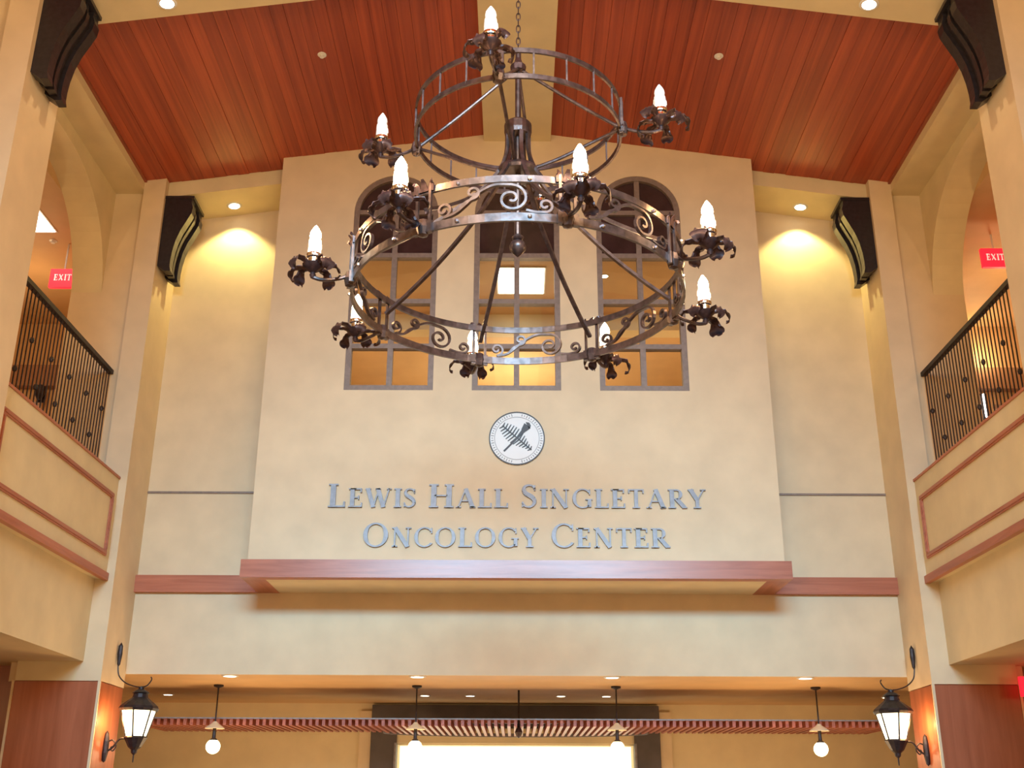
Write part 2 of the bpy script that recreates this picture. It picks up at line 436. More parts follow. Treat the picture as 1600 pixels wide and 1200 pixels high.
# windows of the bay
for wi, c in enumerate(CXS):
    g = bpy.data.objects.new('window_%d' % (wi+1), None); COL.objects.link(g); g.location = (c, BY+.03, 0)
    struct(g, ['left', 'centre', 'right'][wi] + ' arched window of the bay with taupe frame')
    fw = .065
    m = MB(); m.box(-HW, HW, -.02, .09, ZSILL, ZSILL+fw); m.box(-HW, -HW+fw, -.02, .09, ZSILL+fw, ZSPR); m.box(HW-fw, HW, -.02, .09, ZSILL+fw, ZSPR)
    n = 24
    for i in range(n):
        t0, t1 = PI*i/n, PI*(i+1)/n
        q = [(r*math.cos(t), ZSPR+r*math.sin(t)) for t, r in ((t0, HW), (t1, HW), (t1, HW-fw), (t0, HW-fw))]
        m.prism(q, 'Y', -.02, .09)
    m.build('frame', FRAMEM, g)
    MB().box(-.032, .032, -.01, .08, ZSILL+fw, ZSPR+HW-fw).build('mullion', FRAMEM, g)
    for zz in (6.71, 7.29, 7.90, 8.49):
        MB().box(-HW+fw, HW-fw, -.012, .082, zz-.03, zz+.03).build('glazing_bar', FRAMEM, g)
    zs = [ZSILL+fw, 6.71, 7.29, 7.90, 8.49]
    for sx in (-1, 1):
        for j in range(4):
            x0, x1 = sorted((sx*.032, sx*(HW-fw)))
            dk = j == 3
            MB().box(x0, x1, .03, .036, zs[j]+.0, zs[j+1]).build('pane', DKGLASS if dk else GLASS, g)
        pts = [(sx*.032, ZSPR)] + [(sx*(HW-fw)*math.cos(PI/2*i/10), ZSPR+(HW-fw)*math.sin(PI/2*i/10)) for i in range(10)] + [(sx*.032, ZSPR+HW-fw)]
        MB().prism(pts, 'Y', .03, .036).build('pane', DKGLASS, g)
# room behind the bay windows
m = MB()
m.box(-4.4, 4.4, D1+.2, 17.2, 7.95, 8.15); m.box(-2.77, 2.77, 12.23, D1+.2, 7.95, 8.15)
struct(m.build('ceiling', WARMCREAM), 'ceiling of the upper room behind the bay')
m = MB(); m.box(-4.4, 4.4, 17.2, 17.4, 3.1, 8.1); m.box(-4.6, -4.4, D1+.2, 17.4, 3.1, 8.1); m.box(4.4, 4.6, D1+.2, 17.4, 3.1, 8.1)
struct(m.build('wall_back', CREAM), 'walls of the upper room behind the bay')
m = MB(); m.box(-4.4, 4.4, 13.9, 14.15, 7.72, 7.95)
struct(m.build('trim_12', CREAM), 'ceiling drop beam in the upper room')
m = MB(); m.box(-4.4, 4.4, D1+.2, 17.2, 5.0, 5.1); m.box(-2.77, 2.77, 12.23, D1+.2, 5.0, 5.1)
struct(m.build('floor', FLOORM), 'upper room floor')
point('upper_room_fill', (0, 15.9, 6.9), 110, (1, .86, .6), .3)  # added fill points, brightening what shows through the bay panes
point('upper_room_fill', (-2.6, 14.4, 6.6), 36, WARM, .3)
point('upper_room_fill', (2.6, 14.4, 6.6), 36, WARM, .3)

# ------------------------------------------------------------------ lower hall beyond the fascia
m = MB(); m.box(-9, 9, 13.0, 17.0, 3.06, 3.16)
struct(m.build('ceiling', WARMCREAM), 'low cream ceiling, coloured as warmly lit, of the hall below the fascia')
m = MB(); m.box(-9, -1.66, 16.5, 16.8, 0, 3.06); m.box(1.66, 9, 16.5, 16.8, 0, 3.06); m.box(-1.66, 1.66, 16.5, 16.8, 2.5, 3.06); m.box(-1.9, 1.9, 17.1, 17.15, 0, 3.0)
struct(m.build('wall_back', CREAM), 'far wall of the low hall')
d = bpy.data.objects.new('door_1', None); COL.objects.link(d); struct(d, 'dark framed opening with a glowing panel for the bright space inside')
MB().box(-2.02, 2.02, 16.38, 16.5, 2.72, 3.03).build('header', DGREY, d)
MB().box(-2.02, -1.66, 16.38, 16.55, 0, 2.72).build('jamb', DGREY, d)
MB().box(1.66, 2.02, 16.38, 16.55, 0, 2.72).build('jamb', DGREY, d)
MB().box(-1.66, 1.66, 16.42, 16.5, 2.52, 2.72).build('inner_header', CREAM, d)
MB().box(-1.66, 1.66, 16.9, 17.0, 0, 2.9).build('lit_panel', PORTAL, d)  # panel glows by itself, standing in for the bright space beyond
for s in (-1, 1):
    MB().box(s*1.66, s*1.69, 16.36, 16.39, 0, 2.52).build('edge_strip', SILVER, d)
    MB().box(s*2.03, s*2.19, 16.44, 16.5, 0, 2.95).build('casing', CREAM2, d)
for x, p in ((-3, 80), (3, 80), (0, 36)):
    point('hall_fill', (x, 13.7, 1.3), p, WARM, .3)  # added fill kept below the view to brighten the low ceiling

# slatted canopy
g = thing('slat_canopy', 'hanging canopy of narrow reddish wood slats below the low ceiling', 'canopy', (0, 0, 0))
sl = None; n = 57
for i in range(-n, n+1):
    x = i*.081
    ln = 1.20 + (.72*math.sqrt(max(0, 1-(x/1.75)**2)) if abs(x) < 1.75 else 0)
    if sl is None:
        sl = MB().box(-.019, .019, 0, 1, -.02, .06).build('slat', SLATW, g); o = sl
    else: o = copy_of(sl, g)
    o.location = (x, 14.28, 2.62); o.scale = (1, ln, 1)
MB().box(-4.65, 4.65, 14.262, 14.28, 2.675, 2.69).build('front_rim', SILVER, g)
rim = [(1.75*math.cos(PI*k/24), 15.48+.72*math.sin(PI*k/24)+.012, 2.615) for k in range(25)]
MB().bar(rim, .016, .05).build('curved_rim', SILVER, g)
for x in (0,):
    MB().tube([(x+.04, 14.6, 2.6), (x+.04, 14.6, 3.06)], .012).build('hanger_rod', BLACKM, g)
MB().lathe([(0, -.1), (.03, -.08), (.05, -.03), (.03, .02), (0, .03)], (.04, 14.6, 2.58)).build('finial', IRON, g)
MB().box(-4.6, 4.6, 14.9, 14.94, 2.68, 2.72).build('cross_bar', SLATW, g)

# pendants
names = ['leftmost of the four glowing globe pendants below the low ceiling', 'glowing globe pendant left of the lit opening, second from left',
         'glowing globe pendant right of the lit opening, third from left', 'rightmost of the four glowing globe pendants below the low ceiling']
for x, lb in zip((-3.63, -1.205, 1.225, 3.66), names):
    g = thing('pendant_light', lb, 'lamp', (x, 14.1, 3.06), 0, 'globe pendants')
    MB().lathe([(.06, 0), (.06, -.02), (.02, -.035), (0, -.04)]).build('canopy', BLACKM, g)
    MB().tube([(0,0,-.03), (0,0,-.47)], .009).build('rod', BLACKM, g)
    MB().lathe([(.02, -.43), (.035, -.45), (.11, -.50), (.12, -.515), (.10, -.515), (.02, -.47)]).build('shade', CREAM2, g)
    MB().lathe([(.02, -.47), (.022, -.62), (.045, -.64), (.045, -.66)]).build('socket', BLACKM, g)
    MB().lathe([(.085*math.sin(PI*k/12), -.72+.085*math.cos(PI*k/12)) for k in range(13)], n=20).build('globe', GLOBE, g, smooth=True)
    point('pendant_glow', (x, 13.98, 2.25), 5, WARM2, .08)

# ------------------------------------------------------------------ recessed downlights
def downlight(x, y, z, r, mat, label, grp, slope=0, power=0, ang=95, tgt=None, col=WARM2, bl=.5):
    g = thing('downlight', label, 'light', (x, y, z), 0, grp)
    g.rotation_euler = (0, slope, 0)
    MB().lathe([(r*.8, .0), (r*.8, -.008), (r, -.008), (r*1.12, 0)], n=24).build('trim_ring', WHITEP, g)
    MB().lathe([(0, -.006), (r*.8, -.006)], n=24).build('lens', mat, g)
    if power: spot('downlight_beam', (x, y, z-.04), power, col, ang, bl, tgt or (x, y, 0), .05)
YEL = (1.0, 0.85, 0.34)
for s, nm in ((-1, 'left'), (1, 'right')):
    x = s*3.66; downlight(x, 12.70, zb(x)-.002, .085, DOWN, 'bright round downlight in the %s niche soffit' % nm, 'niche downlights', math.atan(ZS)*s, 95, 110, (x, 12.86, 0), YEL, .35)
    x = s*3.42; downlight(x, 8.86, zb(x)-.002, .085, DOWN, 'round downlight in the near roof beam at top %s' % nm, 'roof beam downlights', math.atan(ZS)*s, 40, 110, None, WARM2)
for x, lb in zip((-3.26, -1.12, 1.1, 3.3), ('far left round downlight just behind the fascia', 'left middle round downlight just behind the fascia', 'right middle round downlight just behind the fascia', 'far right round downlight just behind the fascia')):
    downlight(x, 13.12, 3.058, .09, DOWNDIM, lb, 'low ceiling downlights', 0, 6, 120)
for x, lb in zip((-1.2, -.6, .6, 1.2, -4.6, 4.9), ('small downlight beside left middle pendant rod', 'small downlight left of the canopy hanger', 'small downlight right of the canopy hanger', 'small downlight beside right middle pendant rod', 'small downlight above the left lantern', 'small downlight above the right lantern')):
    downlight(x, 15.3, 3.058, .07, DOWNDIM, lb, 'small low ceiling downlights')
# upper room troffer + downlight
g = thing('ceiling_light', 'bright square ceiling panel seen through the centre bay window', 'light', (.055, 12.85, 7.945))
MB().box(-.31, .31, -.38, .38, -.008, .0).build('frame', WHITEP, g); MB().box(-.29, .29, -.36, .36, -.014, -.009).build('lens', TROF, g)
downlight(1.11, 12.72, 7.948, .05, DOWN, 'small round downlight seen through the right bay window', 'upper room downlights')
downlight(2.05, 12.78, 7.948, .04, DOWN, 'small round downlight at the right edge of the right bay window', 'upper room downlights')
for s, nm in ((-1, 'left'), (1, 'right')):
    if s < 0:
        g = thing('ceiling_light', 'bright white gallery ceiling panel behind the left arch', 'light', (-6.18, 12.25, 8.498))
        MB().box(-.33, .33, -.36, .36, -.01, 0).build('frame', WHITEP, g); MB().box(-.31, .31, -.34, .34, -.016, -.011).build('lens', TROF, g)
# sprinkler heads
for x, y, z, lb in ((-2.14, 10.15, zc(2.14), 'small white sprinkler head on the left ceiling slope'), (2.2, 10.15, zc(2.2), 'small white sprinkler head on the right ceiling slope'), (-6.0, 12.85, 8.5, 'small sprinkler head on the left gallery ceiling')):
    g = thing('sprinkler_head', lb, 'sprinkler', (x, y, z), 0, 'sprinkler heads')
    MB().lathe([(.05, 0), (.05, -.008), (.02, -.014), (.015, -.03)], n=12).build('escutcheon', WHITEP, g)
    MB().lathe([(.0, -.03), (.025, -.03), (.025, -.036), (0, -.036)], n=12).build('deflector', WHITEP, g)

# ------------------------------------------------------------------ corbels
prof = [(0, .07), (.1, 0), (.17, 0), (.155, .07), (.155, .16), (.165, .28), (.19, .42), (.235, .56), (.30, .70), (.345, .80), (.355, .88), (.335, .95), (.335, 1.0), (0, 1.0)]
def shrink(p, d): return [(max(0, a-d) if a > .02 else a, b + (d if b < .08 else 0)) for a, b in p]
def corbel(s, y, label):
    g = thing('corbel', label, 'bracket', (s*PX, y, 7.77), 0, 'black corbels')
    f = lambda P: [(-s*a, b) for a, b in P]
    MB().prism(f(prof), 'Y', 0, .12).build('side_plate', BLACK, g)
    MB().prism(f(prof), 'Y', .33, .45).build('side_plate', BLACK, g)
    MB().prism(f(shrink(prof, .045)), 'Y', .12, .33).build('core', BLACK, g)
    MB().prism(f(shrink(prof, .02)), 'Y', .195, .255).build('rib', BLACK, g)
    MB().box(-s*.0, -s*.36, -.01, .46, 1.0, 1.04).build('top_plate', BLACK, g)
corbel(-1, D0+.05, 'black scroll corbel high on the far left pier'); corbel(1, D0+.05, 'black scroll corbel high on the far right pier')
corbel(-1, N0+.07, 'large black corbel at top left of near pier'); corbel(1, N0+.07, 'large black corbel at top right of near pier')

# ------------------------------------------------------------------ lettering
def arc(cx, cy, rx, ry, a0, a1, wmax, wmin, n=20):
    """ring piece, thick at the sides and thin at top and bottom"""
    P = []; 
    for i in range(n+1):
        t = math.radians(a0+(a1-a0)*i/n); wdt = wmin+(wmax-wmin)*abs(math.cos(t))**1.3
        P.append(((cx+rx*math.cos(t), cy+ry*math.sin(t)), (cx+(rx-wdt)*math.cos(t), cy+(ry-min(wdt, wmin*1.2 if abs(math.sin(t)) > .5 else wdt))*math.sin(t))))
    return [[P[i][0], P[i+1][0], P[i+1][1], P[i][1]] for i in range(n)]
def R(x0, y0, x1, y1): return [[(x0, y0), (x1, y0), (x1, y1), (x0, y1)]]
def rib(pts, ws):
    out = []
    for i in range(len(pts)-1):
        (x0, y0), (x1, y1) = pts[i], pts[i+1]; dx, dy = x1-x0, y1-y0; L = math.hypot(dx, dy); nx, ny = -dy/L, dx/L
        w0, w1 = ws[i]/2, ws[i+1]/2
        out.append([(x0+nx*w0, y0+ny*w0), (x1+nx*w1, y1+ny*w1), (x1-nx*w1, y1-ny*w1), (x0-nx*w0, y0-ny*w0)])
    return out
T, t_, sf = .18, .07, .06
def stem(x): return R(x, 0, x+T, 1) + R(x-.07, 0, x+T+.07, sf) + R(x-.07, 1-sf, x+T+.07, 1)
def scurve():
    c = [(.47, .80), (.40, .93), (.27, .97), (.14, .92), (.09, .78), (.16, .62), (.30, .52), (.42, .40), (.46, .24), (.38, .08), (.24, .025), (.12, .08), (.05, .22)]
    P = [(v.x, v.y) for v in spline([(a, b, 0) for a, b in c], 3)]; n = len(P)
    ws = [.05+.11*math.exp(-((i/(n-1)-.5)/.2)**2)+.02 for i in range(n)]
    return rib(P, ws)+R(.44, .74, .49, .97)+R(.03, .03, .08, .26)
GL = {
 'L': (.62, stem(.08)+R(.08, 0, .58, t_)+R(.53, 0, .59, .24)),
 'E': (.64, stem(.08)+R(.08, 0, .58, t_)+R(.53, 0, .59, .24)+R(.08, 1-t_, .55, 1)+R(.50, .78, .56, 1)+R(.2, .48, .44, .54)+R(.41, .40, .46, .62)),
 'I': (.34, stem(.09)),
 'H': (.86, stem(.08)+stem(.60)+R(.2, .48, .64, .54)),
 'T': (.70, R(.27, 0, .42, 1)+R(.19, 0, .50, sf)+R(.02, 1-t_, .67, 1)+R(.02, .78, .07, 1)+R(.62, .78, .67, 1)),
 'W': (1.12, rib([(.10, 1), (.36, 0)], [T, T])+rib([(.36, 0), (.56, .95)], [.06, .06])+rib([(.52, 1), (.78, 0)], [T, T])+rib([(.78, 0), (1.0, 1)], [.06, .06])+R(0, 1-sf, .22, 1)+R(.42, 1-sf, .64, 1)+R(.9, 1-sf, 1.1, 1)),
 'A': (.84, rib([(.10, 0), (.41, 1)], [.06, .06])+rib([(.40, 1), (.71, 0)], [T, T])+R(.2, .32, .62, .38)+R(0, 0, .22, sf)+R(.58, 0, .82, sf)),
 'N': (.88, R(.12, 0, .18, 1)+R(.68, 0, .74, 1)+rib([(.15, 1), (.70, 0)], [T, T])+R(.04, 0, .27, sf)+R(.03, 1-sf, .2, 1)+R(.6, 1-sf, .83, 1)),
 'O': (.92, arc(.45, .5, .43, .52, 0, 360, .15, .06, 32)),
 'C': (.80, arc(.45, .5, .43, .52, 42, 322, .15, .06, 26)+R(.72, .70, .77, .98)),
 'G': (.88, arc(.45, .5, .43, .52, 42, 322, .15, .06, 26)+R(.72, .70, .77, .98)+R(.66, .05, .81, .44)+R(.56, .42, .86, .47)),
 'S': (.56, scurve()),
 'R': (.78, stem(.08)+R(.2, 1-t_, .38, 1)+R(.2, .46, .40, .52)+arc(.36, .73, .25, .27, -90, 90, .14, .06, 12)+rib([(.36, .5), (.68, .03)], [T, T])+R(.60, 0, .80, sf)),
 'Y': (.76, R(.30, 0, .45, .48)+R(.22, 0, .53, sf)+rib([(.10, 1), (.37, .44)], [T, T])+rib([(.66, 1), (.40, .46)], [.06, .06])+R(0, 1-sf, .25, 1)+R(.52, 1-sf, .75, 1)),
 'X': (.80, rib([(.10, 1), (.66, 0)], [T, T])+rib([(.66, 1), (.10, 0)], [.1, .1])),
}
def letters(parent, text, x0, x1, z, hcap, hsm, y, depth, mat, gap=.07, space=.36):
    adv = 0; items = []
    for ch in text:
        if ch == ' ': adv += space*hcap; continue
        big = ch.isupper(); h = hcap if big else hsm; wd, polys = GL[ch.upper()]
        items.append((adv, h, polys)); adv += (wd+gap)*h
    adv -= gap*hcap*.8
    k = (x1-x0)/adv
    for a, h, polys in items:
        m = MB()
        for j, p in enumerate(polys):
            e = .0004*(j % 3)
            m.prism([(q[0]*h*k, q[1]*h) for q in p], 'Y', -depth-e, 0)
        m.build('letter', mat, parent, (x0+a*k, y, z))
g = thing('wall_lettering', 'upper line of silver raised letters reading LEWIS HALL SINGLETARY', 'sign', (0, BY, 0))
letters(g, 'Lewis Hall Singletary', -2.085, 2.105, 4.757, .265, .215, 0, .03, SILVER)
g = thing('wall_lettering', 'lower line of silver raised letters reading ONCOLOGY CENTER', 'sign', (0, BY, 0))
letters(g, 'Oncology Center', -1.68, 1.68, 4.315, .262, .215, 0, .03, SILVER)

# emblem
g = thing('wall_emblem', 'round white medallion with crossed fern and torch above the lettering', 'emblem', (0.006, BY, 5.565))
rr = .316
def disc(mb, r, a, b, n=48):
    return mb.prism([(r*math.cos(2*PI*i/n), r*math.sin(2*PI*i/n)) for i in range(n)], 'Y', a, b)
disc(MB(), rr, -.02, 0).build('disc', WHITEP, g)
def ring(mb, r, wd, a, b, n=64):
    for i in range(n):
        t0, t1 = 2*PI*i/n, 2*PI*(i+1)/n
        mb.prism([(r*math.cos(t0), r*math.sin(t0)), (r*math.cos(t1), r*math.sin(t1)), ((r-wd)*math.cos(t1), (r-wd)*math.sin(t1)), ((r-wd)*math.cos(t0), (r-wd)*math.sin(t0))], 'Y', a, b)
    return mb
ring(MB(), rr, .013, -.027, -.01).build('rim', INK, g)
ring(MB(), .255, .006, -.023, -.01).build('inner_ring', INK2, g)
m = MB()
for i in range(60):
    if i in (14, 15, 16, 44, 45, 46): continue
    t = 2*PI*i/60; cx, cz = .279*math.cos(t), .279*math.sin(t); L = .012+.006*((i*7) % 3)
    dx, dz = math.cos(t)*L*.7, math.sin(t)*L*.7; nx, nz = -math.sin(t)*.005, math.cos(t)*.005
    m.prism([(cx-dx+nx, cz-dz+nz), (cx+dx+nx, cz+dz+nz), (cx+dx-nx, cz+dz-nz), (cx-dx-nx, cz-dz-nz)], 'Y', -.022, -.01)
m.build('rim_marks', INK2, g)
m = MB()
for p in rib([(-.145, -.155), (.075, .075)], [.018, .02]): m.prism(p, 'Y', -.032, -.02)
for p in rib([(.05, .05), (.08, .10), (.12, .15), (.15, .165)], [.02, .06, .09, .04]): m.prism(p, 'Y', -.031, -.02)
m.build('torch', INK, g)
m = MB()
for p in rib([(-.165, .15), (.165, -.14)], [.012, .012]): m.prism(p, 'Y', -.028, -.02)
for i in range(13):
    t = i/12; cx, cz = -.155+.31*t, .14-.27*t; L = .035+.062*math.sin(PI*min(1, t*1.05+.06))
    for sg in (-1, 1):
        ex, ez = cx+sg*(.66*L)-.012, cz+sg*(.75*L)+.01
        for p in rib([(cx, cz), (ex, ez)], [.018, .009]): m.prism(p, 'Y', -.0265, -.02)
m.build('fern', INK, g)

# ------------------------------------------------------------------ exit signs
def exit_sign(x, y, z, label, ceil_z, wd=.34, h=.26):
    g = thing('exit_sign', label, 'sign', (x, y, z), 0, 'red exit signs')
    MB().box(-wd/2, wd/2, 0, .05, -h/2, h/2).build('housing', EXRED, g)
    MB().tube([(0, .025, h/2), (0, .025, ceil_z-z)], .012).build('stem', WHITEP, g)
    letters(g, 'EXIT', -wd*.33, wd*.33, -.035, .085, .085, -.001, .004, EXWHT, gap=.12)
exit_sign(-5.83, 12.92, 8.0, 'red glowing exit sign behind the left arch', 8.5)
exit_sign(6.02, 12.6, 8.16, 'red glowing exit sign behind the right arch', 8.5)
exit_sign(5.40, 12.0, 2.86, 'red glowing exit sign under the right balcony at picture edge', 3.1, .30, .2)
# gallery details
g = thing('wall_sconce', 'small dark sconce on the left gallery end wall behind the railing', 'lamp', (-6.95, 15.36, 7.3))
MB().box(-.05, .05, -.03, 0, -.12, .12).build('backplate', BLACKM, g); MB().lathe([(.03, -.1), (.07, -.02), (.07, .1), (.0, .14)], (0, -.09, 0)).build('shade', BLACKM, g)
g = thing('wall_sconce', 'narrow glowing white sconce on the right gallery end wall', 'lamp', (6.85, 15.48, 7.2))
MB().box(-.06, .06, -.03, 0, -.2, .2).build('backplate', BLACKM, g); MB().lathe([(.018, -.18), (.026, 0), (.018, .18)], (0, -.07, 0)).build('glass_tube', TROF, g)
point('sconce_glow', (6.85, 15.2, 7.95), 18, WARM2, .05)

# ------------------------------------------------------------------ wall lanterns
def lantern(s, label):
    g = thing('wall_lantern', label, 'lamp', (s*PX, 12.55, 0), 0, 'wrought iron wall lanterns')
    cx = -s*.33
    def ngon(rt, zt, rb_, zb_, n=6, off=PI/6):
        return [(cx+rt*math.cos(2*PI*i/n+off), rt*math.sin(2*PI*i/n+off), zt) for i in range(n)], [(cx+rb_*math.cos(2*PI*i/n+off), rb_*math.sin(2*PI*i/n+off), zb_) for i in range(n)]
    A, B_ = ngon(.185, 2.635, .105, 2.345)
    for i in range(6):
        j = (i+1) % 6
        MB().add([A[i], A[j], B_[j], B_[i]], [(0, 1, 2, 3)]).build('glass_panel', LANT, g)
        MB().tube([A[i], B_[i]], .009, 6).build('glazing_bar', BLACKM, g)
    MB().lathe([(.20, 2.62), (.215, 2.645), (.20, 2.67), (.15, 2.71), (.085, 2.76), (.075, 2.80), (.095, 2.81), (.06, 2.835), (.03, 2.85), (.03, 2.87), (0, 2.885)], (cx, 0, 0), 12).build('roof', BLACKM, g)
    MB().lathe([(.115, 2.36), (.125, 2.345), (.11, 2.32), (.07, 2.25), (.035, 2.22), (.03, 2.19), (.008, 2.17), (.006, 2.10), (0, 2.09)], (cx, 0, 0), 12).build('base_finial', BLACKM, g)
    m = MB()
    for i in range(6):
        a = 2*PI*i/6+PI/6; m.lathe([(.012, 0), (.008, .04), (0, .07)], (cx+.11*math.cos(a), .11*math.sin(a), 2.35), 6)
    m.build('crown_spikes', BLACKM, g)
    MB().lathe([(0, -.16), (.02, -.14), (.035, -.06), (.035, .06), (.02, .14), (0, .17)], (-s*.02, 0, 2.25), 8).build('wall_plate', BLACKM, g)
    arm = spline([(-s*.03, 0, 2.20), (-s*.10, 0, 2.25), (-s*.16, 0, 2.33), (-s*.24, 0, 2.335), (cx, 0, 2.31)])
    m = MB(); m.tube(arm, .011, 6)
    m.tube(spline([(-s*.03, 0, 2.30), (-s*.09, 0, 2.32), (-s*.13, 0, 2.26), (-s*.10, 0, 2.21), (-s*.075, 0, 2.24), (-s*.095, 0, 2.255)]), .008, 6)
    m.build('arm', BLACKM, g)
    m = MB(); m.tube(spline([(-s*.02, .06, 3.12), (-s*.05, .05, 3.0), (-s*.14, .02, 2.92), (-s*.25, 0, 2.88), (cx, 0, 2.87)]), .007, 6)
    m.tube(spline([(cx, 0, 2.87), (cx-s*.06, 0, 2.89), (cx-s*.10, 0, 2.95), (cx-s*.09, 0, 2.98)]), .007, 6)
    m.build('scroll_stay', BLACKM, g)
    MB().lathe([(0, -.14), (.018, -.11), (.028, 0), (.024, .09), (0, .13)], (-s*.028, .06, 3.23), 8).build('leaf_finial', BLACKM, g)
    point('lantern_glow', (s*(PX-.33), 12.55, 2.48), 5, WARM, .05)
    point('lantern_glow', (s*(PX-.16), 12.42, 2.50), 11, (1, .55, .2), .03)  # extra light added outside the lantern to brighten the pier wood
lantern(-1, 'glowing black iron wall lantern on the left pier'); lantern(1, 'glowing black iron wall lantern on the right pier')

# ------------------------------------------------------------------ chandelier
CD = 6.4; E = 1.6
ch = thing('chandelier', 'two-tier wrought iron ring chandelier with candle lamps and leaf cups', 'chandelier', (0.005, CD, 0))
def az(a, r, z):  # a measured from the side facing the viewer, positive to the right
    t = math.radians(a); return (r*math.sin(t), -r*math.cos(t), z)
def circ(r, z, n=72): return [az(360*i/n, r, z) for i in range(n)]
RL, ZL0, ZL1 = 1.04, E+3.03, E+3.27
RU, ZU0, ZU1 = .685, E+4.21, E+4.40
MB().bar(circ(RL, ZL0), .016, .05, closed=True).build('lower_ring_bottom_rail', IRON, ch)
MB().bar(circ(RL, ZL1), .016, .042, closed=True).build('lower_ring_top_rail', IRON, ch)
MB().bar(circ(RU, ZU0), .014, .034, closed=True).build('upper_ring_bottom_rail', IRON, ch)
MB().bar(circ(RU, ZU1), .014, .034, closed=True).build('upper_ring_top_rail', IRON, ch)
# posts of the upper ring
for i in range(20):
    a = 8+360*i/20
    MB().bar([az(a, RU, ZU0), az(a, RU, ZU1)], .011, .011, up=Vector((0, 1, .1))).build('post', IRON, ch)
LA = [15+45*k for k in range(8)]; UA = [-10, 80, 170, 260]
# joint plates and straps
def joint(a, r, z0, z1, wd):
    m = MB(); t = math.radians(a)
    tx, ty = math.cos(t), math.sin(t)
    for off in (-wd*.5, wd*.5):
        p = az(a, r+.012, 0); m.bar([(p[0]+tx*off, p[1]+ty*off, z0-.03), (p[0]+tx*off, p[1]+ty*off, z1+.035)], .016, .016, up=Vector((math.sin(t), -math.cos(t), 0)))
    p = az(a, r+.012, 0)
    m.bar([(p[0]-tx*wd*.7, p[1]-ty*wd*.7, z0), (p[0]+tx*wd*.7, p[1]+ty*wd*.7, z0)], .03, .075)
    m.lathe([(0, -.055), (.03, -.045), (.04, 0), (.03, .045), (0, .055)], (p[0], p[1], z0-.0), 8)
    return m.build('joint_bracket', IRON, ch)
for a in LA: joint(a, RL, ZL0, ZL1, .085)
for a in UA: joint(a, RU, ZU0, ZU1, .05)
# crest leaves above the joints
for a in LA:
    m = MB()
    for k in (-1, 0, 1):
        b = a+k*2.2
        m.bar(spline([az(b, RL+.012, ZL1-.01), az(b+k*.6, RL+.02, ZL1+.035), az(b+k*1.2, RL+.04, ZL1+(.06 if k == 0 else .045))], 4), .045, .008, scale=[1.1-.75*i/8 for i in range(9)], up=Vector((math.sin(math.radians(a)), -math.cos(math.radians(a)), .2)))
    m.build('crest_leaf', LEAFM, ch)
# scrollwork in the lower ring
def on_ring(a0, u, v): return az(a0+math.degrees(u/RL), RL, ZL0+v)
def spiral(cu, cv, r0, turns, a_end, sgn, n=34, r1=.010):
    P = []
    for i in range(n+1):
        f = i/n; r = r1+(r0-r1)*f; t = a_end - sgn*turns*2*PI*(1-f)
        P.append((cu+r*math.cos(t), cv+r*math.sin(t)*.95))
    return P
for k, a in enumerate(LA):
    ac = a+22.5; m = MB(); mir = -1 if ac in (127.5, 172.5, 217.5, 307.5) else 1
    def strand(P):
        Q = [Vector(on_ring(ac, u*mir, v)) for u, v in P]
        U = [Vector(on_ring(ac, u*mir, v)) - Vector((0, 0, ZL0+v)) for u, v in P]
        U = [x.normalized() for x in U]
        m.sweep(Q, [(-.007, -.011), (.007, -.011), (.007, .011), (-.007, .011)], ups=U)
    big = spiral(.10, .112, .092, 1.6, PI/2, 1)
    tail = [(.0, .20), (-.09, .155), (-.15, .10), (-.21, .055), (-.28, .035)]
    tl = [(v.x, v.y) for v in spline([(big[-1][0], big[-1][1], 0)]+[(x, y, 0) for x, y in tail], 5)]
    strand(big+tl[1:])
    sm = spiral(-.285, .085, .05, 1.25, -PI/2, -1)
    strand(sm)
    s2 = spiral(-.115, .165, .042, 1.2, -PI/2, -1)
    t2 = [(v.x, v.y) for v in spline([(s2[-1][0], s2[-1][1], 0), (-.16, .105, 0), (-.20, .06, 0)], 5)]
    strand(s2+t2[1:])
    s3 = spiral(.285, .075, .045, 1.2, -PI/2, -1)
    t3 = [(v.x, v.y) for v in spline([(s3[-1][0], s3[-1][1], 0), (.235, .03, 0), (.18, .04, 0)], 5)]
    strand(s3+t3[1:])
    so = m.build('scrollwork', IRON, ch)
    for u, v in ((-.2, .235), (.2, .235), (-.2, 0), (.2, 0)):
        p = Vector(on_ring(ac, u, v)); d_ = Vector((p.x, p.y, 0)).normalized()*.012
        if 'rivet' not in globals(): rivet = MB().lathe([(0, -.012), (.012, -.006), (.012, .006), (0, .012)], n=6).build('rivet', CHROME, so, p+d_)
        else: copy_of(rivet, so, p+d_)
# hub, centre rod, spokes
MB().tube([(0, 0, E+3.46), (0, 0, E+4.9)], .02, 10).build('centre_rod', IRON, ch)
MB().lathe([(.03, 0), (.085, .0), (.092, .03), (.092, .085), (.08, .10), (.03, .115)], (0, 0, E+4.23), 20).build('hub_collar', IRON, ch)
MB().lathe([(.02, 0), (.13, 0), (.14, .02), (.13, .045), (.02, .06)], (0, 0, E+3.93), 20).build('hub_plate', IRON, ch)
MB().lathe([(0, -.075), (.012, -.065), (.03, -.05), (.052, -.02), (.055, .005), (.045, .03), (.02, .045), (.035, .055), (.04, .07), (.02, .085), (.012, .1)], (0, 0, E+3.40), 16).build('bottom_finial', IRON, ch, smooth=True)
for a in LA:
    P = [az(a, r, E+h) for r, h in ((.075, 4.26), (.08, 4.1), (.12, 3.97), (.2, 3.84), (.33, 3.69), (.6, 3.45), (.85, 3.27), (1.03, 3.16))]
    MB().bar(spline(P, 5), .026, .02).build('spoke', IRON, ch)
